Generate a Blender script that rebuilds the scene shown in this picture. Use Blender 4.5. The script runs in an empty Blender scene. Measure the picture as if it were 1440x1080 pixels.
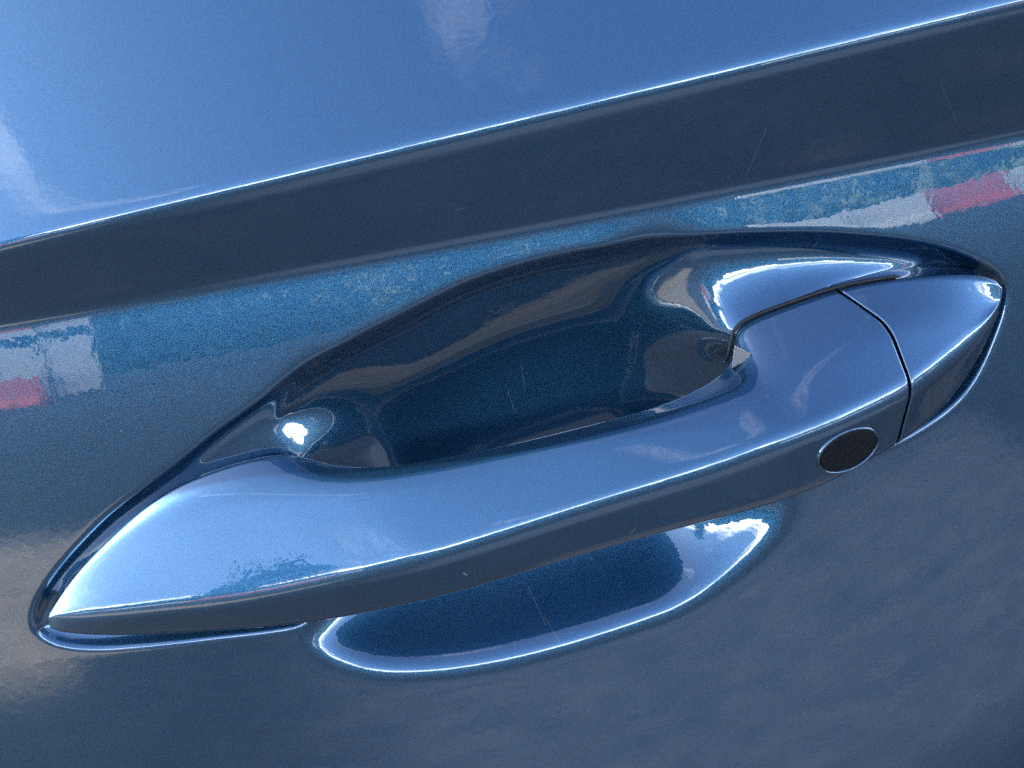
import bpy, bmesh, math, random
import numpy as np
from mathutils import Vector, Matrix
R = math.radians
rng = np.random.default_rng(7)
random.seed(7)
scene = bpy.context.scene
col = scene.collection

# ------------------------------------------------------------------ camera
# X runs along the car, Z is up, -Y points out of the door.  h = outward height in mm.
CAM_E, CAM_ROLL, CAM_D, HFOV = R(22), R(13), 0.330, R(41)
TARGET = np.array([0.0, -0.010, 0.0])
fwd = np.array([0, math.cos(CAM_E), -math.sin(CAM_E)])
r0 = np.array([1.0, 0, 0]); u0 = np.array([0, math.sin(CAM_E), math.cos(CAM_E)])
cr = math.cos(CAM_ROLL) * r0 - math.sin(CAM_ROLL) * u0
cu = math.cos(CAM_ROLL) * u0 + math.sin(CAM_ROLL) * r0
cpos = TARGET - fwd * CAM_D
cam_data = bpy.data.cameras.new('camera')
cam = bpy.data.objects.new('camera', cam_data); col.objects.link(cam)
cam.matrix_world = Matrix(((cr[0], cu[0], -fwd[0], cpos[0]), (cr[1], cu[1], -fwd[1], cpos[1]),
                           (cr[2], cu[2], -fwd[2], cpos[2]), (0, 0, 0, 1)))
cam_data.sensor_width = 36; cam_data.angle = HFOV
cam_data.clip_start = 0.01; cam_data.clip_end = 2000
scene.camera = cam

# ------------------------------------------------------------------ light

SUN_EL, SUN_AZ = R(30), R(-82)       # azimuth measured from +Y (behind the door) towards +X
sd = Vector((math.sin(SUN_AZ) * math.cos(SUN_EL), math.cos(SUN_AZ) * math.cos(SUN_EL), math.sin(SUN_EL)))
sun_data = bpy.data.lights.new('sun', 'SUN'); sun_data.energy = 2.6; sun_data.angle = R(0.5)
sun_data.color = (1, 0.95, 0.87)
sun = bpy.data.objects.new('sun', sun_data); col.objects.link(sun)
sun.rotation_euler = sd.to_track_quat('Z', 'Y').to_euler()
world = bpy.data.worlds.new('World'); scene.world = world; world.use_nodes = True
wt = world.node_tree; wt.nodes.clear()
def N(t, typ, **kw):
    n = t.nodes.new(typ)
    for k, v in kw.items():
        if k == 'ins':
            for a, b in v.items(): n.inputs[a].default_value = b
        else: setattr(n, k, v)
    return n

CLOUD_SEED = 5.0
sky = N(wt, 'ShaderNodeTexSky', sky_type='NISHITA', sun_disc=False, sun_elevation=SUN_EL, sun_rotation=SUN_AZ,
        air_density=0.6, dust_density=1.0, ozone_density=0.2)
bg = N(wt, 'ShaderNodeBackground', ins={'Strength': 0.15})
wo = N(wt, 'ShaderNodeOutputWorld')
tc = N(wt, 'ShaderNodeTexCoord')
sep = N(wt, 'ShaderNodeSeparateXYZ'); wt.links.new(tc.outputs['Generated'], sep.inputs[0])
zz = N(wt, 'ShaderNodeMath', operation='MAXIMUM', ins={1: 0.0}); wt.links.new(sep.outputs[2], zz.inputs[0])
za = N(wt, 'ShaderNodeMath', operation='ADD', ins={1: 0.12}); wt.links.new(zz.outputs[0], za.inputs[0])
vd = N(wt, 'ShaderNodeVectorMath', operation='DIVIDE'); wt.links.new(tc.outputs['Generated'], vd.inputs[0])
cmb = N(wt, 'ShaderNodeCombineXYZ', ins={2: 1.0})
wt.links.new(za.outputs[0], cmb.inputs[0]); wt.links.new(za.outputs[0], cmb.inputs[1]); wt.links.new(cmb.outputs[0], vd.inputs[1])
cn = N(wt, 'ShaderNodeTexNoise', noise_dimensions='4D', ins={'W': CLOUD_SEED, 'Scale': 2.2, 'Detail': 7.0, 'Roughness': 0.6, 'Distortion': 0.6})
wt.links.new(vd.outputs[0], cn.inputs['Vector'])
rmp = N(wt, 'ShaderNodeMapRange', interpolation_type='SMOOTHSTEP', ins={1: 0.59, 2: 0.88, 3: 0.0, 4: 0.55})
low = N(wt, 'ShaderNodeMapRange', interpolation_type='SMOOTHSTEP', ins={1: 0.14, 2: 0.36, 3: 0.36, 4: 0.0}); wt.links.new(zz.outputs[0], low.inputs[0])  # low cloud bank added to put white highlights on the edges
cadd = N(wt, 'ShaderNodeMath', operation='ADD'); wt.links.new(cn.outputs[0], cadd.inputs[0]); wt.links.new(low.outputs[0], cadd.inputs[1])
wt.links.new(cadd.outputs[0], rmp.inputs[0])
cmul = N(wt, 'ShaderNodeMapRange', ins={1: 0.0, 2: 0.3, 3: 0.62, 4: 1.5}); wt.links.new(low.outputs[0], cmul.inputs[0])
cfac = N(wt, 'ShaderNodeMath', operation='MULTIPLY'); wt.links.new(rmp.outputs[0], cfac.inputs[0]); wt.links.new(cmul.outputs[0], cfac.inputs[1])
mx = N(wt, 'ShaderNodeMix', data_type='RGBA', ins={7: (19, 19.6, 20.4, 1)})
wt.links.new(cfac.outputs[0], mx.inputs[0]); wt.links.new(sky.outputs[0], mx.inputs[6])
wt.links.new(mx.outputs[2], bg.inputs[0]); wt.links.new(bg.outputs[0], wo.inputs[0])
scene.view_settings.view_transform = 'Standard'; scene.view_settings.look = 'None'
scene.view_settings.exposure = 2.55; scene.view_settings.gamma = 1.0
scene.render.engine = 'CYCLES'
scene.cycles.use_denoising = False
scene.cycles.max_bounces = 8

# ------------------------------------------------------------------ helpers
TH = math.tan(HFOV / 2)
def unproject(px, h):
    """pixel(s) of the 1440x1080 photo -> (s, t) in mm on the sheet lying h mm out of the door plane"""
    px = np.atleast_2d(np.asarray(px, float)); h = np.broadcast_to(np.asarray(h, float), px.shape[0])
    x = (px[:, 0] - 720) / 720 * TH; y = (540 - px[:, 1]) / 720 * TH
    d = fwd[None] + x[:, None] * cr[None] + y[:, None] * cu[None]
    k = (-h / 1000 - cpos[1]) / d[:, 1]
    p = cpos[None] + d * k[:, None]
    return np.stack([p[:, 0] * 1000, p[:, 2] * 1000], 1)
def ray(px):
    x = (px[0] - 720) / 720 * TH; y = (540 - px[1]) / 720 * TH
    return fwd + x * cr + y * cu
def catmull(P, n, closed=False):
    """centripetal Catmull-Rom through the rows of P, n samples per span"""
    P = np.asarray(P, float)
    if closed: Q = np.vstack([P[-1], P, P[0], P[1]])
    else: Q = np.vstack([2 * P[0] - P[1], P, 2 * P[-1] - P[-2]])
    out = []
    for i in range(1, len(Q) - 2):
        p0, p1, p2, p3 = Q[i - 1:i + 3]
        t0 = 0; t1 = t0 + max(np.linalg.norm(p1 - p0), 1e-9) ** .5
        t2 = t1 + max(np.linalg.norm(p2 - p1), 1e-9) ** .5; t3 = t2 + max(np.linalg.norm(p3 - p2), 1e-9) ** .5
        t = np.linspace(t1, t2, n, endpoint=False)[:, None]
        a1 = (t1 - t) / (t1 - t0) * p0 + (t - t0) / (t1 - t0) * p1
        a2 = (t2 - t) / (t2 - t1) * p1 + (t - t1) / (t2 - t1) * p2
        a3 = (t3 - t) / (t3 - t2) * p2 + (t - t2) / (t3 - t2) * p3
        b1 = (t2 - t) / (t2 - t0) * a1 + (t - t0) / (t2 - t0) * a2
        b2 = (t3 - t) / (t3 - t1) * a2 + (t - t1) / (t3 - t1) * a3
        out.append((t2 - t) / (t2 - t1) * b1 + (t - t1) / (t2 - t1) * b2)
    out = np.vstack(out)
    return out if closed else np.vstack([out, P[-1]])
def sp(x, k):  # softplus: max(x,0) with a rounded corner of width k
    return k * np.logaddexp(0, x / k)
def sstep(a, b, x):
    u = np.clip((x - a) / (b - a), 0, 1); return u * u * (3 - 2 * u)
def gauss1(a, sig, axis):
    r = int(max(1, round(sig * 3.2))); k = np.exp(-.5 * (np.arange(-r, r + 1) / sig) ** 2); k /= k.sum()
    pad = [(0, 0)] * a.ndim; pad[axis] = (r, r); b = np.pad(a, pad, mode='edge'); out = np.zeros_like(a)
    for j, w in enumerate(k):
        sl = [slice(None)] * a.ndim; sl[axis] = slice(j, j + a.shape[axis]); out += w * b[tuple(sl)]
    return out
def blur(a, sig): return gauss1(gauss1(a, sig, 0), sig, 1)
def sdf(S, T, poly):
    """signed distance to a closed polygon, positive inside"""
    sh = S.shape; x = S.ravel(); y = T.ravel(); best = np.full(x.size, 1e18); ins = np.zeros(x.size, bool)
    for a, b in zip(poly, np.roll(poly, -1, 0)):
        ex, ey = b - a; wx = x - a[0]; wy = y - a[1]
        u = np.clip((wx * ex + wy * ey) / (ex * ex + ey * ey + 1e-12), 0, 1)
        np.minimum(best, (wx - u * ex) ** 2 + (wy - u * ey) ** 2, out=best)
        c = (a[1] <= y) != (b[1] <= y)
        if abs(ey) > 1e-12: ins ^= c & (x < a[0] + (y - a[1]) / ey * ex)
    d = np.sqrt(best); return np.where(ins, d, -d).reshape(sh)
def bspline_matrix(x, x0, stp, n):
    f = (x - x0) / stp; i = np.clip(np.floor(f).astype(int), 0, n - 2); u = f - i; A = np.zeros((len(x), n))
    for k, w in ((-1, (1 - u) ** 3), (0, 3 * u ** 3 - 6 * u ** 2 + 4), (1, -3 * u ** 3 + 3 * u ** 2 + 3 * u + 1), (2, u ** 3)):
        np.add.at(A, (np.arange(len(x)), np.clip(i + k, 0, n - 1)), w / 6)
    return A
def smooth_inside(Sg, Tg, d, poly):
    """distance to the outline without creases along the middle (L4 distance), exact near the outline"""
    q = 4; xs = Sg[0]; ys = Tg[:, 0]; cx, cy = xs[::q], ys[::q]; dc = d[::q, ::q]; out = dc.copy()
    P = np.vstack([poly, poly[:1]]); L = np.concatenate([[0], np.cumsum(np.hypot(*np.diff(P, axis=0).T))])
    m = int(L[-1] / .25); sm = np.linspace(0, L[-1], m, endpoint=False); bx = np.interp(sm, L, P[:, 0]); by = np.interp(sm, L, P[:, 1]); ds = L[-1] / m
    jy, jx = np.nonzero(dc > .6)
    for a in range(0, len(jy), 4000):
        yy, xx = jy[a:a + 4000], jx[a:a + 4000]
        r2 = (cx[xx][:, None] - bx[None]) ** 2 + (cy[yy][:, None] - by[None]) ** 2
        out[yy, xx] = (math.pi / 2 / (ds * np.sum(r2 ** -2, 1))) ** (1 / 3)
    f = bspline_matrix(ys, ys[0], STEP * q, len(cy)) @ out @ bspline_matrix(xs, xs[0], STEP * q, len(cx)).T
    return d + (f - d) * sstep(.8, 4, d)
def to_world(s, t, h): return np.stack([s / 1000, -h / 1000, t / 1000], -1)
def mesh_obj(name, V, F, mat, parent=None, smooth=True, normals=None):
    me = bpy.data.meshes.new(name); V = np.asarray(V, np.float32).reshape(-1, 3)
    if isinstance(F, np.ndarray):
        n, k = F.shape
        me.vertices.add(len(V)); me.vertices.foreach_set('co', V.ravel())
        me.loops.add(n * k); me.loops.foreach_set('vertex_index', F.ravel().astype(np.int32))
        me.polygons.add(n); me.polygons.foreach_set('loop_start', np.arange(0, n * k, k, dtype=np.int32))
        me.update(calc_edges=True)
    else:
        me.from_pydata(V.tolist(), [], [list(f) for f in F]); me.update()
    me.polygons.foreach_set('use_smooth', np.full(len(me.polygons), smooth))
    if normals is not None: me.normals_split_custom_set_from_vertices(np.asarray(normals, np.float32).reshape(-1, 3))
    me.materials.append(mat)
    o = bpy.data.objects.new(name, me); col.objects.link(o)
    if parent: o.parent = parent
    return o

# ------------------------------------------------------------------ materials
def new_mat(name):
    m = bpy.data.materials.new(name); m.use_nodes = True; t = m.node_tree; t.nodes.clear()
    o = N(t, 'ShaderNodeOutputMaterial'); b = N(t, 'ShaderNodeBsdfPrincipled'); t.links.new(b.outputs[0], o.inputs[0])
    return m, t, b
def paint_material(name, scratches):
    m, t, b = new_mat(name)
    b.inputs['Metallic'].default_value = 0.9
    b.inputs['Roughness'].default_value = 0.36
    b.inputs['Coat Weight'].default_value = 1.0
    b.inputs['Coat Roughness'].default_value = 0.012
    b.inputs['Coat IOR'].default_value = 1.86
    tc = N(t, 'ShaderNodeTexCoord')
    vo = N(t, 'ShaderNodeTexVoronoi', ins={'Scale': 6500.0}); t.links.new(tc.outputs['Object'], vo.inputs['Vector'])
    sub = N(t, 'ShaderNodeVectorMath', operation='SUBTRACT', ins={1: (.5, .5, .5)}); t.links.new(vo.outputs['Color'], sub.inputs[0])
    sc = N(t, 'ShaderNodeVectorMath', operation='SCALE', ins={'Scale': 0.085}); t.links.new(sub.outputs[0], sc.inputs[0])
    ge = N(t, 'ShaderNodeNewGeometry')
    ad = N(t, 'ShaderNodeVectorMath', operation='ADD'); t.links.new(ge.outputs['Normal'], ad.inputs[0]); t.links.new(sc.outputs[0], ad.inputs[1])
    nm = N(t, 'ShaderNodeVectorMath', operation='NORMALIZE'); t.links.new(ad.outputs[0], nm.inputs[0])
    t.links.new(nm.outputs[0], b.inputs['Normal'])
    # flake to flake colour
    cx = N(t, 'ShaderNodeSeparateColor'); t.links.new(vo.outputs['Color'], cx.inputs[0])
    mix = N(t, 'ShaderNodeMix', data_type='RGBA', ins={6: (0.012, 0.066, 0.138, 1), 7: (0.020, 0.091, 0.186, 1)})
    t.links.new(cx.outputs[1], mix.inputs[0]); t.links.new(mix.outputs[2], b.inputs['Base Color'])
    # dust specks and hair scratches lying on the clear coat
    vd = N(t, 'ShaderNodeTexVoronoi', ins={'Scale': 105.0}); t.links.new(tc.outputs['Object'], vd.inputs['Vector'])
    ds = N(t, 'ShaderNodeSeparateColor'); t.links.new(vd.outputs['Color'], ds.inputs[0])
    rad = N(t, 'ShaderNodeMapRange', ins={1: .68, 2: 1.0, 3: 0.0, 4: .024}); t.links.new(ds.outputs[0], rad.inputs[0])
    lt = N(t, 'ShaderNodeMath', operation='LESS_THAN'); t.links.new(vd.outputs['Distance'], lt.inputs[0]); t.links.new(rad.outputs[0], lt.inputs[1])
    dm = N(t, 'ShaderNodeMath', operation='MULTIPLY', ins={1: .5}); t.links.new(lt.outputs[0], dm.inputs[0])
    so = N(t, 'ShaderNodeSeparateXYZ'); t.links.new(tc.outputs['Object'], so.inputs[0])
    co = N(t, 'ShaderNodeCombineXYZ'); t.links.new(so.outputs[0], co.inputs[0]); t.links.new(so.outputs[2], co.inputs[1])
    n3 = N(t, 'ShaderNodeTexNoise', ins={'Scale': 700.0, 'Detail': 2.0}); t.links.new(tc.outputs['Object'], n3.inputs['Vector'])
    total = dm.outputs[0]
    for (ax, az), (bx, bz), wd, op in scratches:
        A = Vector((ax, az, 0)); D = Vector((bx - ax, bz - az, 0))
        v1 = N(t, 'ShaderNodeVectorMath', operation='SUBTRACT', ins={1: A}); t.links.new(co.outputs[0], v1.inputs[0])
        dt = N(t, 'ShaderNodeVectorMath', operation='DOT_PRODUCT', ins={1: D / D.length_squared}); t.links.new(v1.outputs[0], dt.inputs[0])
        cl = N(t, 'ShaderNodeClamp'); t.links.new(dt.outputs['Value'], cl.inputs[0])
        pv = N(t, 'ShaderNodeVectorMath', operation='SCALE'); pv.inputs[0].default_value = D; t.links.new(cl.outputs[0], pv.inputs['Scale'])
        df = N(t, 'ShaderNodeVectorMath', operation='DISTANCE'); t.links.new(v1.outputs[0], df.inputs[0]); t.links.new(pv.outputs[0], df.inputs[1])
        ms = N(t, 'ShaderNodeMapRange', ins={1: 0.0, 2: wd, 3: op, 4: 0.0}); t.links.new(df.outputs['Value'], ms.inputs[0])
        ml = N(t, 'ShaderNodeMath', operation='MULTIPLY'); t.links.new(ms.outputs[0], ml.inputs[0]); t.links.new(n3.outputs[0], ml.inputs[1])
        ad2 = N(t, 'ShaderNodeMath', operation='MAXIMUM'); t.links.new(total, ad2.inputs[0]); t.links.new(ml.outputs[0], ad2.inputs[1]); total = ad2.outputs[0]
    dif = N(t, 'ShaderNodeBsdfDiffuse', ins={'Color': (.5, .5, .48, 1)})
    msx = N(t, 'ShaderNodeMixShader'); t.links.new(total, msx.inputs[0]); t.links.new(b.outputs[0], msx.inputs[1]); t.links.new(dif.outputs[0], msx.inputs[2])
    t.links.new(msx.outputs[0], t.nodes['Material Output'].inputs[0])
    # orange peel in the clear coat
    n1 = N(t, 'ShaderNodeTexNoise', ins={'Scale': 340.0, 'Detail': 2.0}); t.links.new(tc.outputs['Object'], n1.inputs['Vector'])
    bp = N(t, 'ShaderNodeBump', ins={'Strength': 1.0, 'Distance': 0.000018}); t.links.new(n1.outputs[0], bp.inputs['Height'])
    t.links.new(bp.outputs[0], b.inputs['Coat Normal'])
    return m
def scr(a, b, h, wd=.00011, op=.30):
    p = unproject([a, b], h) / 1000; return tuple(p[0]), tuple(p[1]), wd, op
SCRATCHES = [scr((742, 822), (763, 856), -8), scr((763, 856), (786, 882), -5), scr((1088, 190), (1066, 262), 6, op=.25), scr((1012, 292), (1040, 283), 0, op=.4),
             scr((716, 560), (727, 590), -15, op=.3), scr((735, 520), (741, 560), -15, op=.25), scr((900, 470), (897, 520), -15, op=.25), scr((640, 300), (655, 296), 4, op=.3),
             scr((1350, 130), (1385, 190), 6, op=.18), scr((940, 905), (980, 897), 2, op=.2)]
PAINT = paint_material('blue_door_paint', SCRATCHES)
HPAINT = paint_material('blue_handle_paint', [scr((886, 752), (893, 745), 26, op=.6), scr((652, 806), (656, 809), 25, .0003, .8), scr((1010, 722), (1014, 719), 25, op=.5)])
def gap_shade_material():  # black for the shade in the gap at the foot
    m, t, b = new_mat('gap_shade_black'); b.inputs['Base Color'].default_value = (.005, .005, .006, 1); b.inputs['Roughness'].default_value = .55
    return m
GAP_SHADE = gap_shade_material()
def plastic(name, c, r):
    m, t, b = new_mat(name); b.inputs['Roughness'].default_value = r
    tc = N(t, 'ShaderNodeTexCoord'); n = N(t, 'ShaderNodeTexNoise', ins={'Scale': 3000.0, 'Detail': 2.0}); t.links.new(tc.outputs['Object'], n.inputs['Vector'])
    mix = N(t, 'ShaderNodeMix', data_type='RGBA', ins={6: tuple(x * .85 for x in c) + (1,), 7: tuple(x * 1.15 for x in c) + (1,)})
    t.links.new(n.outputs[0], mix.inputs[0]); t.links.new(mix.outputs[2], b.inputs['Base Color'])
    bp = N(t, 'ShaderNodeBump', ins={'Strength': .3, 'Distance': .00002}); t.links.new(n.outputs[0], bp.inputs['Height']); t.links.new(bp.outputs[0], b.inputs['Normal'])
    return m
MATTE = plastic('matte_black_plastic', (.006, .008, .011), .5)
MATTE.node_tree.nodes['Principled BSDF'].inputs['Specular IOR Level'].default_value = .15
GREY = plastic('grey_plastic', (.17, .175, .18), .4)

# ------------------------------------------------------------------ door surface
H_A = 9.0
ALPHA_TOP, ALPHA_BAND = R(31), R(23)
A_px = [(-60, 360), (0, 346), (300, 277), (720, 178), (1080, 88), (1220, 52), (1440, 5), (1500, -8)]
B_px = [(-60, 467), (0, 457), (300, 405), (450, 381), (720, 331), (920, 295), (1110, 261), (1440, 195), (1500, 184)]
def shoulder(s):   # the door is barrelled along its length
    a = np.minimum(np.abs(s), 130); return H_A - 6.0 * (a / 100) ** 2 - .156 * (np.abs(s) - a)
A_st = unproject(A_px, H_A)
for _ in range(8): A_st = unproject(A_px, shoulder(A_st[:, 0])); tA = np.polyfit(A_st[:, 0], A_st[:, 1], 2)
B_st = unproject(B_px, H_A - 9.5)
for _ in range(8): B_st = unproject(B_px, shoulder(B_st[:, 0]) - 9.5); tB = np.polyfit(B_st[:, 0], B_st[:, 1], 2)
def line_at(c, s):   # quadratic in the frame, straight on beyond it
    sc = np.clip(s, -150, 150); v = np.polyval(c, sc); d = np.polyval(np.polyder(c), sc)
    return v + d * (s - sc)
q_tab = np.arange(0, 1200, .5)
al = np.interp(q_tab, [0, 6, 20, 38, 70, 110, 300, 1200], [11.5, 10.7, 7.7, 4, 1.6, 1, -3, -12])
al = gauss1(al, 8, 0)
belly = np.concatenate([[0], np.cumsum(np.tan(np.radians(al)) * .5)[:-1]])
def base_h(s, t):
    a = line_at(tA, s); b = line_at(tB, s)
    x = t - a
    h = shoulder(s) + math.tan(ALPHA_BAND) * x - (math.tan(ALPHA_BAND) + math.tan(ALPHA_TOP)) * sp(x, 1.05) - -.0002 * sp(x, 3) ** 2
    q = b - t; qs = sp(q, .8)
    # below the fold the band's own slope is removed and the belly added
    return h + math.tan(ALPHA_BAND) * qs + np.interp(qs, q_tab, belly)
def on_body(px, drop=0.0):
    px = np.atleast_2d(np.asarray(px, float)); h = np.zeros(len(px))
    for _ in range(12):
        st = unproject(px, h); h = base_h(st[:, 0], st[:, 1]) - drop
    return st
C_px = [(52, 888), (48, 868), (56, 842), (80, 805), (115, 765), (150, 730), (200, 690), (250, 652), (300, 612), (360, 568), (425, 519), (490, 482),
        (550, 451), (662, 397), (758, 367), (850, 349), (930, 338), (1025, 331), (1100, 329), (1167, 330), (1275, 340), (1340, 354), (1385, 373),
        (1408, 391), (1415, 412), (1401, 467), (1358, 550), (1280, 610), (1150, 660), (1000, 705), (700, 800), (430, 878), (300, 896), (200, 907), (130, 911),
        (88, 907), (64, 898)]
D_px = [(386, 600), (402, 566), (440, 524), (500, 487), (560, 457), (668, 404), (762, 375), (850, 357), (912, 352), (950, 363), (974, 393), (990, 438), (1012, 485),
        (1040, 540), (1072, 600), (1098, 660), (1108, 700), (1098, 735), (1065, 776), (1020, 812), (960, 847), (900, 870), (800, 902), (700, 927),
        (600, 941), (520, 939), (465, 922), (438, 903), (426, 880), (424, 840), (430, 760), (432, 690), (428, 655), (408, 628)]
C_st = catmull(on_body(C_px), 8, True)
D_st = catmull(on_body(D_px), 8, True)
STEP = .28
sx = np.arange(-142, 142 + STEP / 2, STEP); tz = np.arange(-122, 118 + STEP / 2, STEP)
def grow(e, far, sgn):
    o = []; w = STEP
    while abs(e) < far: w = min(w * 1.25, 25); e = e + sgn * w; o.append(e)
    return np.array(o)
gx = np.concatenate([grow(sx[0], 560, -1)[::-1], sx, grow(sx[-1], 560, 1)])
gl = grow(tz[0], 560, -1)[::-1]; gu = grow(tz[-1], 175, 1)
gz = np.concatenate([gl, tz, gu])
ix0 = int(np.searchsorted(gx, sx[0] - 1e-6)); iz0 = len(gl)
S, T = np.meshgrid(gx, gz)
H = base_h(S, T)
blk = (slice(iz0, iz0 + len(tz)), slice(ix0, ix0 + len(sx)))
Sb, Tb = S[blk], T[blk]
dC = sdf(Sb, Tb, C_st); dD = sdf(Sb, Tb, D_st)
dDm = smooth_inside(Sb, Tb, dD, D_st)
def shallow(d, depth, w, k):
    u = sp(d, k); return depth * (1 - np.exp(-u / w))
right = sstep(30, 62, Sb)
cC = shallow(dC, 3.4 + 4.0 * right, 1.7 + 1.6 * right, .45)
W, DEP = 32.0, 23.0
axis = np.polyfit(*unproject([(300, 760), (700, 700), (1100, 600)], 10).T, 1)
under = sstep(-4, 12, np.polyval(axis, Sb) - Tb)
kD = .8 + .5 * under + (1 - under) * (1.3 * sstep(36, 44, Sb) + 0.3 * sstep(-42, -54, Sb))
u = sp(dDm, kD) / W
ut = np.linspace(0, 1.6, 1601)
def profile(x, y): return np.concatenate([[0], np.cumsum(gauss1(np.interp(ut, x, y), 35, 0)[:-1] * .001 * W)])
bt = profile([0, .06, .11, .18, .52, .66, .82, 1.0], [2.2, 1.35, 1.0, .79, .69, .38, .15, 0])
bl = profile([0, 1.0], [1.24, 0])
shal = 1 - .5 * sstep(22, 50, Sb)
bD = np.interp(u, ut, bt) * (1 - under) + np.interp(u, ut, bl) * under * shal
ends = np.clip(1 - 2.5 * under, 0, 1) * np.maximum(sstep(26, 40, Sb), .55 * sstep(-38, -48, Sb))
bD = bD + (blur(bD, 2.8 / STEP) - bD) * ends
foot = unproject([(1030, 520), (1034, 482), (1044, 463), (1072, 447), (1120, 429), (1180, 409), (1240, 398), (1300, 392)], 1.0) + np.array([.9, -1.8])
foot = catmull(foot, 30)
dF = np.full(Sb.shape, 99.0); reg = (slice(int(70 / STEP), int(195 / STEP)), slice(int(150 / STEP), Sb.shape[1]))
for p in foot: dF[reg] = np.minimum(dF[reg], np.hypot(Sb[reg] - p[0], Tb[reg] - p[1]))
dF = np.sqrt(dF ** 2 + 1.5 ** 2) - 1.5
mound = np.interp(Sb, [20, 40, 56, 72, 84, 96, 112], [0, 3.0, 6.8, 6.9, 5.0, 3.0, 1]) * np.exp(-dF / np.interp(Sb, [56, 80, 100], [8.5, 6, 3])) * sstep(0, 2.5, dC) * sstep(-17, -4, Tb)
flat = H[blk] - cC - bD
if 0:
    for p in foot[::10]: k = (np.abs(tz - p[1]).argmin(), np.abs(sx - p[0]).argmin()); print('FOOT', p, H[blk][k], flat[k], dC[k], mound[k])
H[blk] = flat + mound
Hm = H
# normals of the height field
dHs = np.gradient(Hm, gx, axis=1); dHt = np.gradient(Hm, gz, axis=0)
Nrm = np.stack([-dHs, -np.ones_like(Hm), -dHt], -1); Nrm /= np.linalg.norm(Nrm, axis=-1, keepdims=True)
Vw = to_world(S, T, Hm)
nz, nx = Hm.shape
idx = np.arange(nz * nx).reshape(nz, nx)
quads = np.stack([idx[:-1, :-1], idx[:-1, 1:], idx[1:, 1:], idx[1:, :-1]], -1)
inside = np.zeros((nz, nx), bool); inside[blk] = (dC > 0) | (dD > 0)
qin = inside[:-1, :-1]

door = bpy.data.objects.new('car_door', None); col.objects.link(door)
door['label'] = 'blue metallic car door with a scooped pull handle'; door['category'] = 'car door'
def submesh(name, mask, parent):
    q = quads[mask]; used = np.unique(q); lut = np.full(nz * nx, -1); lut[used] = np.arange(len(used))
    return mesh_obj(name, Vw.reshape(-1, 3)[used], lut[q], PAINT, parent, True, Nrm.reshape(-1, 3)[used])
submesh('door_skin', ~qin, door)
submesh('handle_recess', qin, door)

# ------------------------------------------------------------------ handle
ST = [  # U (inner top edge)  K (soft fold)  R (ridge)  L (lower edge)   heights
 ((70,862),(69,866),(68,869),(72,889),   3,3.3,4.0,2.5,        -4),
 ((83,841),(82,846),(94,866),(94,899),   2.5,3.5,7.5,4.5,        -4),
 ((112,800),(113,806),(160,863),(160,902), 2,3.5,11.5,8,        -4),
 ((165,745),(170,755),(240,857),(240,899), 1.5,4,15,10.5,       -4),
 ((230,692),(240,716),(330,848),(330,893), 1.5,5.5,18.5,14,       -4),
 ((300,660),(315,693),(425,830),(425,885), 1.5,7.5,21.5,17,    -3),
 ((360,643),(380,688),(500,813),(500,873), 2,10,24,19.5, -2),
 ((405,636),(430,686),(560,799),(565,860), 2,12,25.5,21.5,      -1),
 ((440,645),(470,684),(600,788),(605,851), 3,13.5,26.5,22.5,      2),
 ((480,655),(520,679),(645,775),(650,840), 6,15,27,23,   4),
 ((560,654),(595,669),(715,753),(720,820), 10,16.5,27.5,23.5,    7),
 ((680,632),(700,648),(815,719),(815,791), 11.5,17.5,28,24,    8),
 ((800,603),(810,622),(920,686),(920,762), 11.5,18.5,28.5,24.5,8),
 ((910,575),(925,592),(1010,656),(1010,739), 11,18.5,28.5,24.5,8),
 ((970,551),(985,572),(1065,634),(1065,724), 9.5,18,28,24,6),
 ((1008,529),(1030,556),(1095,623),(1095,714), 6.5,17.5,27.5,23.5,3),
 ((1028,507),(1055,549),(1115,616),(1115,707), 4,17,27,23,0),
 ((1032,480),(1075,541),(1132,609),(1132,701), 2,16,26.5,22,-2),
 ((1042,461),(1100,529),(1155,601),(1152,693), 1.5,15.5,26,21.5,-4),
 ((1070,446),(1135,510),(1185,590),(1178,681), 1.5,14.5,25,20.5,-4),
 ((1120,428),(1188,484),(1232,571),(1215,660), 1.5,13,23,18.5,-4),
 ((1180,408),(1252,455),(1285,546),(1260,634), 1.5,11,20.5,16,-4),
 ((1240,396),(1300,447),(1325,516),(1305,602), 1.5,9.5,17,12.5,-4),
 ((1310,389),(1350,438),(1365,486),(1348,556), 2,7.5,12.5,8.5,-4),
 ((1365,388),(1385,436),(1393,453),(1383,498), 2.5,5.5,8,5.5,-4),
 ((1398,393),(1405,420),(1406,428),(1403,448), 3,4,4.6,3.5,-4),
 ((1408,402),(1410,408),(1410,412),(1409,418), 2.5,3,3,2.5,-4),
]
SEAM = 21
def rail(j):
    px = np.array([s[j] for s in ST], float); h = np.array([s[4 + j] for s in ST], float)
    st = unproject(px, h); return np.column_stack([st, h])
M = 24
rails = [rail(j) for j in range(4)]
hb = np.array([s[8] for s in ST], float); hb[7:16] += [2, 4, 6, 6.5, 6.5, 6.5, 6.5, 6, 4]; hb[(hb <= -4) & (np.arange(len(ST)) > 16)] = -15.0; hb[(hb <= -4) & (np.arange(len(ST)) < 5)] = -6.0
rails.append(np.column_stack([rails[3][:, 0], rails[3][:, 1] + np.minimum(3, .25 * (rails[0][:, 1] - rails[3][:, 1])), np.minimum(hb, rails[3][:, 2] - 1)]))
rails.append(np.column_stack([rails[0][:, 0], rails[0][:, 1] - np.minimum(2.5, .25 * (rails[0][:, 1] - rails[3][:, 1])), np.minimum(hb, rails[0][:, 2] - 1)]))
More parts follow.
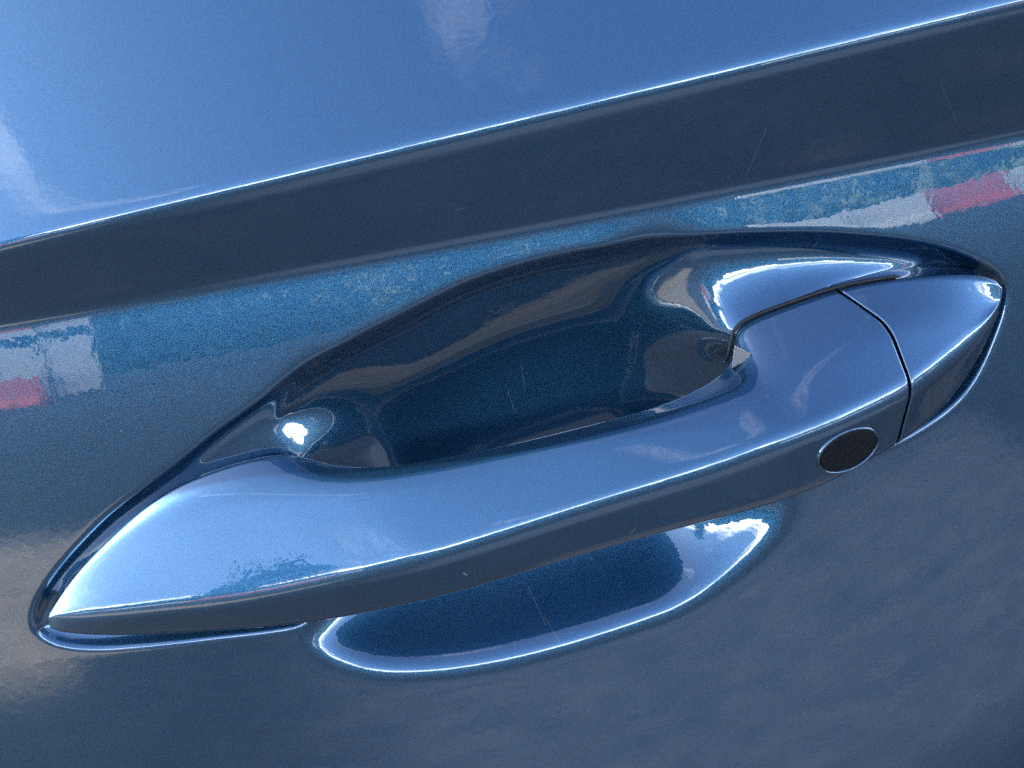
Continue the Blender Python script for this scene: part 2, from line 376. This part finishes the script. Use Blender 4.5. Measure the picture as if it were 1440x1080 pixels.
def dense(P):
    n = len(P); Q = np.vstack([2 * P[0] - P[1], P, 2 * P[-1] - P[-2]]); out = []
    for i in range(1, n):
        p0, p1, p2, p3 = Q[i - 1:i + 3]; t = np.linspace(0, 1, M, endpoint=False)[:, None]
        out.append(.5 * (2 * p1 + (p2 - p0) * t + (2 * p0 - 5 * p1 + 4 * p2 - p3) * t * t + (3 * p1 - p0 - 3 * p2 + p3) * t ** 3))
    o = np.vstack(out + [P[-1:]])
    g = gauss1(o, M * .38, 0); w = np.ones((len(o), 1)); r = M
    w[:r, 0] = np.linspace(0, 1, r); w[-r:, 0] = np.linspace(1, 0, r)
    return o * (1 - w) + g * w
if 0:
    for i in range(len(ST)):
        f = lambda a, b: round(math.degrees(math.atan2(a[2] - b[2], b[1] - a[1])))
        print('SL', i, [f(rails[k + 1][i], rails[k][i]) for k in range(3)])
DR = np.stack([dense(p) for p in rails], 1)        # stations x 6 x 3   (s, t, h)
RAD = np.array([1.3, 3.6, 3.8, 4.5, 2.5, 2.0])
NB, NE = 9, 7
def ring(P):
    out = []; n = len(P); L = np.linalg.norm(np.roll(P, -1, 0) - P, axis=1)
    for i in range(n):
        p, a, b = P[i], P[i - 1], P[(i + 1) % n]; la, lb = L[i - 1], L[i]
        ra = min(RAD[i], .45 * la); rb = min(RAD[i], .45 * lb)
        if i == 1: rb = min(4.5, .45 * lb); ra = min(4.5, .45 * la)
        e0 = p + (a - p) / max(la, 1e-9) * ra; e1 = p + (b - p) / max(lb, 1e-9) * rb
        t = np.linspace(0, 1, NB)[:, None]
        out.append((1 - t) ** 2 * e0 + 2 * t * (1 - t) * p + t * t * e1)
        nb = P[(i + 1) % n]; j = (i + 1) % n; r2 = min(RAD[j], .45 * L[i])
        if j == 1: r2 = min(4.5, .45 * L[i])
        e2 = nb + (p - nb) / max(L[i], 1e-9) * r2
        t = np.linspace(0, 1, NE + 2)[1:-1, None]
        out.append(e1 + (e2 - e1) * t)
    return np.vstack(out)
rings = np.array([ring(P) for P in DR])
def tow(p): return to_world(p[..., 0], p[..., 1], p[..., 2])
def loft(name, rs, parent, lip0=False, lip1=False, mat=None):
    rs = list(rs)
    def lips(r, nxt):
        c = r.mean(0); ax = nxt.mean(0) - c; ax /= np.linalg.norm(ax)
        d = c - r; d /= np.linalg.norm(d, axis=1, keepdims=True) + 1e-9
        return [r + d * .9 + ax * .05, r + d * .32 - ax * 0.0, r + d * .09 + ax * .09]
    if lip0: rs = lips(rs[0], rs[1]) + [r for r in rs[1:]]
    if lip1: rs = rs[:-1] + lips(rs[-1], rs[-2])[::-1]
    rs = np.array(rs); n, m, _ = rs.shape
    V = tow(rs).reshape(-1, 3); id_ = np.arange(n * m).reshape(n, m)
    q = np.stack([id_[:-1], np.roll(id_, -1, 1)[:-1], np.roll(id_, -1, 1)[1:], id_[1:]], -1).reshape(-1, 4)
    F = [tuple(x) for x in q]; V = V.tolist()
    for k, e in ((0, 1), (n - 1, -1)):
        V.append(np.mean([V[i] for i in id_[k]], 0).tolist()); c = len(V) - 1
        for i in range(m):
            a, b = id_[k][i], id_[k][(i + 1) % m]; F.append((c, b, a) if e > 0 else (c, a, b))
    o = mesh_obj(name, V, F, mat or HPAINT, parent)
    bm = bmesh.new(); bm.from_mesh(o.data); bmesh.ops.recalc_face_normals(bm, faces=bm.faces); bm.to_mesh(o.data); bm.free()
    return o
cut = SEAM * M
grip = loft('door_handle', rings[:cut], door, lip1=True)
loft('end_cap', rings[cut + 1:], grip, lip0=True)

def tube(name, P, r, mat, parent, k=10):
    P = np.asarray(P); V = []; F = []; n = len(P)
    for i in range(n):
        t = P[min(i + 1, n - 1)] - P[max(i - 1, 0)]; t /= np.linalg.norm(t)
        a = np.cross(t, [0, 1, 0]); a /= np.linalg.norm(a); b = np.cross(t, a); rr = r * (.25 if i in (0, n - 1) else 1)
        V += [P[i] + rr * (a * math.cos(q) + b * math.sin(q)) for q in np.linspace(0, 2 * math.pi, k, endpoint=False)]
    for i in range(n - 1):
        for j in range(k): F.append((i * k + j, i * k + (j + 1) % k, (i + 1) * k + (j + 1) % k, (i + 1) * k + j))
    F += [tuple(range(k))[::-1], tuple(range((n - 1) * k, n * k))]
    return mesh_obj(name, np.array(V), F, mat, parent)
gp = DR[int(15.6 * M):int(22.6 * M):3, 0].copy(); gp[:, 2] -= 1.9; gp[:, 1] += .25; gp[:, 0] -= .25
tube('foot_gap_shade', tow(gp), .0005, GAP_SHADE, grip)  # black tube standing in for the shadow gap around the foot
def prism(name, px, h0, h1, mat, parent, bev=.35):
    c = np.mean(px, 0); a = np.asarray(px, float); L = []
    for sc, h in ((1, h0), (1, h1 - bev), (.96, h1 - bev * .3), (.85, h1)):
        st = unproject(c + (a - c) * sc, h); L.append(to_world(st[:, 0], st[:, 1], np.full(len(a), h)))
    k = len(a); F = [(j * k + i, j * k + (i + 1) % k, (j + 1) * k + (i + 1) % k, (j + 1) * k + i) for j in range(3) for i in range(k)]
    F += [tuple(range(k)), tuple(range(3 * k, 4 * k))]
    o = mesh_obj(name, np.vstack(L), F, mat, parent, False)
    bm = bmesh.new(); bm.from_mesh(o.data); bmesh.ops.recalc_face_normals(bm, faces=bm.faces); bm.to_mesh(o.data); bm.free(); return o
prism('foot_reflection', [(1029, 518), (1031, 498), (1033, 485), (1041, 489), (1056, 497), (1055, 503), (1043, 511)], 0, 8.0, GREY, grip)  # grey piece standing in for a bright reflection on the handle foot

# touch button set in the lower face of the handle, near the seam
def facet(px):
    """plane of the handle's lower face next to a pixel"""
    best = None
    for i in range(15 * M, cut):
        a, b = DR[i, 2], DR[i, 3]
        for f in (.35, .5, .65):
            p = tow(a + (b - a) * f); v = p - cpos; d = ray(px); d = d / np.linalg.norm(d)
            e = np.linalg.norm(v - d * v.dot(d))
            if best is None or e < best[0]: best = (e, i, f)
    _, i, f = best
    e1 = tow(DR[i + 8, 2] * .5 + DR[i + 8, 3] * .5) - tow(DR[i - 8, 2] * .5 + DR[i - 8, 3] * .5)
    e2 = tow(DR[i, 3]) - tow(DR[i, 2]); n = np.cross(e1, e2); n /= np.linalg.norm(n)
    if n[1] > 0: n = -n
    return tow(DR[i, 2] + (DR[i, 3] - DR[i, 2]) * f), n
fp, fn = facet((1193, 634))
def on_plane(px, p, n):
    d = ray(px); return cpos + d * ((p - cpos).dot(n) / d.dot(n))
def oval(rx, ry, k=72, c=(1193, 633.5), rot=-29):
    o = []
    for a in np.linspace(0, 2 * math.pi, k, endpoint=False):
        x, y = rx * math.cos(a), ry * math.sin(a); ca, sa = math.cos(R(rot)), math.sin(R(rot))
        o.append(on_plane((c[0] + ca * x - sa * y, c[1] + sa * x + ca * y), fp, fn))
    return np.array(o)
def stack(name, layers, parent, mat, closed=True):
    V = np.vstack([o + fn * z / 1000 for o, z in layers]); k = len(layers[0][0]); F = []
    for j in range(len(layers) - 1):
        for i in range(k):
            F.append((j * k + i, j * k + (i + 1) % k, (j + 1) * k + (i + 1) % k, (j + 1) * k + i))
    if closed: F.append(tuple(range((len(layers) - 1) * k, len(layers) * k)))
    o = mesh_obj(name, V, F, mat, parent)
    bm = bmesh.new(); bm.from_mesh(o.data); bmesh.ops.recalc_face_normals(bm, faces=bm.faces); bm.to_mesh(o.data); bm.free()
    return o
stack('button_surround', [(oval(48, 26.5), -1), (oval(48, 26.5), .12), (oval(47, 25.6), .32), (oval(45.5, 24.4), .32), (oval(44.5, 23.6), .1), (oval(44.5, 23.6), -1)], grip, HPAINT, False)
stack('touch_button', [(oval(43.6, 22.8), -1), (oval(43.6, 22.8), .05), (oval(42.6, 22), .2), (oval(36, 18), .24), (oval(12, 6), .27)], grip, MATTE)

# ------------------------------------------------------------------ ground and what the paint mirrors
def noise_mat(name, c0, c1, scale, rough=.9, detail=8.0, stretch=(1, 1, 1)):
    m, t, b = new_mat(name); b.inputs['Roughness'].default_value = rough
    tc = N(t, 'ShaderNodeTexCoord'); mp = N(t, 'ShaderNodeMapping'); mp.inputs['Scale'].default_value = stretch
    t.links.new(tc.outputs['Object'], mp.inputs[0])
    n = N(t, 'ShaderNodeTexNoise', ins={'Scale': scale, 'Detail': detail, 'Roughness': .65}); t.links.new(mp.outputs[0], n.inputs['Vector'])
    r = N(t, 'ShaderNodeValToRGB'); t.links.new(n.outputs[0], r.inputs[0])
    r.color_ramp.elements[0].color = c0 + (1,); r.color_ramp.elements[1].color = c1 + (1,)
    r.color_ramp.elements[0].position = .35; r.color_ramp.elements[1].position = .68
    t.links.new(r.outputs[0], b.inputs['Base Color']); return m
GZ = -.85
def ground_material():
    m, t, b = new_mat('car_park_ground'); b.inputs['Roughness'].default_value = .9
    tc = N(t, 'ShaderNodeTexCoord'); sep = N(t, 'ShaderNodeSeparateXYZ'); t.links.new(tc.outputs['Object'], sep.inputs[0])
    mp = N(t, 'ShaderNodeMapping'); mp.inputs['Scale'].default_value = (1, 3, 1); t.links.new(tc.outputs['Object'], mp.inputs[0])
    n = N(t, 'ShaderNodeTexNoise', ins={'Scale': 7.0, 'Detail': 7.0, 'Roughness': .62}); t.links.new(mp.outputs[0], n.inputs['Vector'])
    n2 = N(t, 'ShaderNodeTexNoise', ins={'Scale': 1.6, 'Detail': 5.0}); t.links.new(tc.outputs['Object'], n2.inputs['Vector'])
    def ramp(c0, c1):
        r = N(t, 'ShaderNodeValToRGB'); t.links.new(n.outputs[0], r.inputs[0]); e = r.color_ramp.elements
        e[0].color = c0 + (1,); e[1].color = c1 + (1,); e[0].position = .34; e[1].position = .68; return r.outputs[0]
    def blend(src, amp, a, b_):      # 0 at a, 1 at b_, edge broken up by noise
        o = N(t, 'ShaderNodeMath', operation='MULTIPLY_ADD', ins={1: amp}); t.links.new(n2.outputs[0], o.inputs[0])
        o2 = N(t, 'ShaderNodeMath', operation='ADD', ins={1: -amp * .5}); t.links.new(src, o2.inputs[0]); t.links.new(o2.outputs[0], o.inputs[2])
        r = N(t, 'ShaderNodeMapRange', interpolation_type='SMOOTHSTEP', ins={1: min(a, b_), 2: max(a, b_), 3: 0.0 if a < b_ else 1.0, 4: 1.0 if a < b_ else 0.0})
        t.links.new(o.outputs[0], r.inputs[0]); return r.outputs[0]
    def mix(f, a, b_):
        x = N(t, 'ShaderNodeMix', data_type='RGBA'); t.links.new(f, x.inputs[0]); t.links.new(a, x.inputs[6]); t.links.new(b_, x.inputs[7]); return x.outputs[2]
    asphalt_shade = ramp((.010, .011, .013), (.026, .026, .027)); sunlit_ground = ramp((.062, .072, .086), (.13, .14, .152))  # car's shade on the ground put into the dark tone, sunlight into the light
    sunlit_brown = ramp((.040, .036, .034), (.095, .087, .080)); sunlit_tan = ramp((.28, .22, .15), (.50, .41, .29))  # brown and tan tones stand for sunlit ground
    left = blend(sep.outputs[0], .35, -.2, -1.25)
    ysh = N(t, 'ShaderNodeMath', operation='MULTIPLY_ADD', ins={1: .6}); t.links.new(left, ysh.inputs[0]); t.links.new(sep.outputs[1], ysh.inputs[2])
    lit_zone = mix(blend(sep.outputs[0], .35, -.15, -.75), sunlit_ground, asphalt_shade)
    lit_zone = mix(blend(sep.outputs[0], .3, -1.04, -1.2), lit_zone, sunlit_tan)
    lit_zone = mix(blend(sep.outputs[0], .2, 1.15, 1.35), lit_zone, asphalt_shade)
    c = mix(blend(ysh.outputs[0], .2, -.58, -.80), asphalt_shade, lit_zone)  # painted dark near the car for its shade, lighter beyond
    c = mix(blend(ysh.outputs[0], .5, -1.3, -1.85), c, asphalt_shade)
    strip = mix(blend(sep.outputs[0], .06, -.03, .04), asphalt_shade, sunlit_brown)
    strip = mix(blend(sep.outputs[0], .1, .4, .6), strip, asphalt_shade)
    c = mix(blend(sep.outputs[1], .03, -.45, -.41), c, strip)  # sunlit patch beside the door, painted as a brown strip
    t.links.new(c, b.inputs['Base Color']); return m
g = 400.0
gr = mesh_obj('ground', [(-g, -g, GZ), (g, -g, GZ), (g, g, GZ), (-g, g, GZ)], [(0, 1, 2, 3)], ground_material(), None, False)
gr['kind'] = 'structure'
# unseen barriers added to put red and white into the reflections
def barrier_mesh():
    prof = [(-.22, 0), (-.22, .12), (-.10, .32), (-.07, .95), (.07, .95), (.10, .32), (.22, .12), (.22, 0)]
    V = []; F = []; xs = [-.97, -.93, -.4, .4, .93, .97]
    for x in xs:
        k = .93 if abs(x) > .95 else 1
        V += [(x, y * k, z * (.99 if k < 1 else 1)) for y, z in prof]
    n = len(prof)
    for i in range(len(xs) - 1):
        for j in range(n - 1): F.append((i * n + j, i * n + j + 1, (i + 1) * n + j + 1, (i + 1) * n + j))
    F += [tuple(range(n))[::-1], tuple(range((len(xs) - 1) * n, len(xs) * n))]
    return V, F
RED = plastic('red_plastic', (.62, .10, .085), .45); WHITE = plastic('white_plastic', (.72, .72, .70), .45)
SHEET = plastic('weathered_sheet', (.5, .51, .5), .6)
protos = {}
def barrier(x, y, rz, mat, word, i):
    if mat not in protos:
        V, F = barrier_mesh(); o = mesh_obj('added_barrier', V, F, mat, None, False); protos[mat] = o
    else:
        o = protos[mat].copy(); col.objects.link(o)
    o.location = (x, y, GZ); o.rotation_euler = (0, 0, rz)
    o['label'] = '%s plastic barrier out of view, added for its colour in the reflections' % word; o['category'] = 'barrier'
    o['group'] = '%s barriers added out of view for the paint to mirror' % word
for i in range(-10, 11):
    if -3 <= i <= 2: continue
    w = i % 3 != 2
    barrier(i * 2.0, -11.5 - .02 * i * i, R(random.uniform(-4, 4)), WHITE if w else RED, 'white' if w else 'red', i)
def hoarding(x, mat, word, w=1.15):  # unseen panels added for red and white patches in the mirrored strip
    t = bpy.data.objects.new('added_panel', None); col.objects.link(t); t.location = (x, -13.0, GZ)
    t['label'] = word; t['category'] = 'hoarding'; t['group'] = 'unseen panels added for the paint to mirror'
    def box(name, x0, x1, y0, y1, z0, z1, m):
        V = [(x, y, z) for x in (x0, x1) for y in (y0, y1) for z in (z0, z1)]
        mesh_obj(name, V, [(0, 1, 3, 2), (4, 6, 7, 5), (0, 4, 5, 1), (2, 3, 7, 6), (0, 2, 6, 4), (1, 5, 7, 3)], m, t, False)
    box('sheet', -w / 2, w / 2, -.02, .02, .12, 2.0, mat)
    box('post', -w / 2 - .04, -w / 2, -.04, .04, 0, 2.1, GREY); box('post', w / 2, w / 2 + .04, -.04, .04, 0, 2.1, GREY)
hoarding(-9.2, RED, 'red unseen panel added for the reflections, at the left end of the row', .9)
hoarding(-8.1, SHEET, 'white unseen panel added for the reflections, beside the red one')
hoarding(-6.9, SHEET, 'white unseen panel added for the reflections, at the right end of the row', 1.0)
# unseen slim tree added at the left for a dark reflection along the handle ridge
def tree(x, y, h, cw):
    r = random.Random(11); t = bpy.data.objects.new('added_tree', None); col.objects.link(t); t.location = (x, y, GZ)
    t['label'] = 'slim leafy tree out of view, added for its dark reflection in the handle'; t['category'] = 'tree'
    bark = noise_mat('bark', (.05, .04, .03), (.13, .10, .075), 8.0, stretch=(6, 6, 1))
    V = []; F = []
    def limb(P, ra, rb, k=7):
        b0 = len(V)
        for i, p in enumerate(P):
            rr = ra + (rb - ra) * i / (len(P) - 1)
            for a in range(k): V.append((p[0] + rr * math.cos(6.283 * a / k), p[1] + rr * math.sin(6.283 * a / k), p[2]))
        for i in range(len(P) - 1):
            for a in range(k): F.append((b0 + i * k + a, b0 + i * k + (a + 1) % k, b0 + (i + 1) * k + (a + 1) % k, b0 + (i + 1) * k + a))
    limb([(.05 * math.sin(i), .04 * math.cos(i * 1.3), h * .92 * i / 9) for i in range(10)], .14, .02)
    for k in range(9):
        z0 = h * (.3 + .06 * k); a = k * 2.4; L = cw * (1 - .07 * k)
        limb([(L * f * math.cos(a), L * f * math.sin(a), z0 + L * .9 * f) for f in (0, .3, .65, 1)], .05, .012, 5)
    mesh_obj('trunk', V, F, bark, t)
    V = []; F = []
    for c in range(34):
        z = h * (.3 + .68 * r.random() ** .8); a = r.uniform(0, 6.28); rad = cw * (1.05 - .75 * (z / h)) * r.uniform(.2, 1)
        cc = Vector((rad * math.cos(a), rad * math.sin(a), z)); sz = r.uniform(.22, .42)
        for k in range(260):
            p = cc + Vector((r.gauss(0, sz), r.gauss(0, sz), r.gauss(0, sz * .7))); s = r.uniform(.06, .12)
            if p.z > h: continue
            u = Vector((r.gauss(0, 1), r.gauss(0, 1), r.gauss(0, 1))).normalized(); v = u.orthogonal().normalized()
            b = len(V); V.extend([tuple(p + u * s), tuple(p + v * s * .6), tuple(p - u * s), tuple(p - v * s * .6)]); F.append((b, b + 1, b + 2, b + 3))
    o = mesh_obj('crown', np.array(V), np.array(F), noise_mat('tree_leaves', (.025, .045, .018), (.06, .09, .03), 1.5), t, False)
tree(-12.1, -17.6, 8.2, 1.9)
# unseen far wood added to darken the mirrored strip, reads as one mass
def wood():
    V = []; F = []; r = random.Random(3)
    n = 130
    tops = [10 + .8 * math.sin(i * .21) + .8 * math.sin(i * .53 + 1) + r.uniform(-1.3, 1.3) for i in range(n)]
    for i in range(n):
        a = math.pi + math.pi * (i / (n - 1)); rad = 62 + r.uniform(-5, 5); cx, cy = rad * math.cos(a), rad * math.sin(a)
        for k in range(520):
            hz = tops[i] * r.random(); w = 3.2 * math.sin(min(1, hz / tops[i] * .9 + .12) * math.pi) ** .6
            p = Vector((cx + r.gauss(0, .6) * w, cy + r.gauss(0, .6) * w, GZ + hz)); s = r.uniform(.25, .6)
            u = Vector((r.gauss(0, 1), r.gauss(0, 1), r.gauss(0, 1))).normalized(); v = u.orthogonal().normalized()
            b = len(V); V += [tuple(p + u * s), tuple(p + v * s), tuple(p - u * s * .8 + v * .1), tuple(p - v * s)]; F.append((b, b + 1, b + 2, b + 3))
    for i in range(n * 45):      # backing leaves added to close off bright sky gaps
        a = math.pi + math.pi * r.random(); rad = 66 + r.uniform(-2, 2); s = r.uniform(.8, 1.5); p = Vector((rad * math.cos(a), rad * math.sin(a), GZ + 8.2 * r.random()))
        u = Vector((-math.sin(a), math.cos(a), r.uniform(-.4, .4))); v = Vector((r.uniform(-.3, .3), r.uniform(-.3, .3), 1))
        b = len(V); V += [tuple(p + u * s), tuple(p + v * s), tuple(p - u * s), tuple(p - v * s)]; F.append((b, b + 1, b + 2, b + 3))
    o = mesh_obj('added_wood', np.array(V), np.array(F), noise_mat('leaves', (.09, .125, .075), (.19, .24, .15), .5), None, False)
    o['kind'] = 'stuff'
wood()

if 0:
    for i, f in ((4*M, .85), (5*M,.85),(5*M,.6),(6*M,.85),(9*M,.8)):
        p = tow(DR[i,1]+(DR[i,2]-DR[i,1])*f); e1 = tow(DR[i+6,1]+(DR[i+6,2]-DR[i+6,1])*f)-tow(DR[i-6,1]+(DR[i-6,2]-DR[i-6,1])*f)
        n = np.cross(e1, tow(DR[i,2])-tow(DR[i,1])); n/=np.linalg.norm(n); n = -n if n[1]>0 else n
        d = p-cpos; d/=np.linalg.norm(d); r = d-2*d.dot(n)*n
        print('REFL', i/M, f, 'az', round(math.degrees(math.atan2(r[0],-r[1])),1), 'el', round(math.degrees(math.asin(r[2])),1))
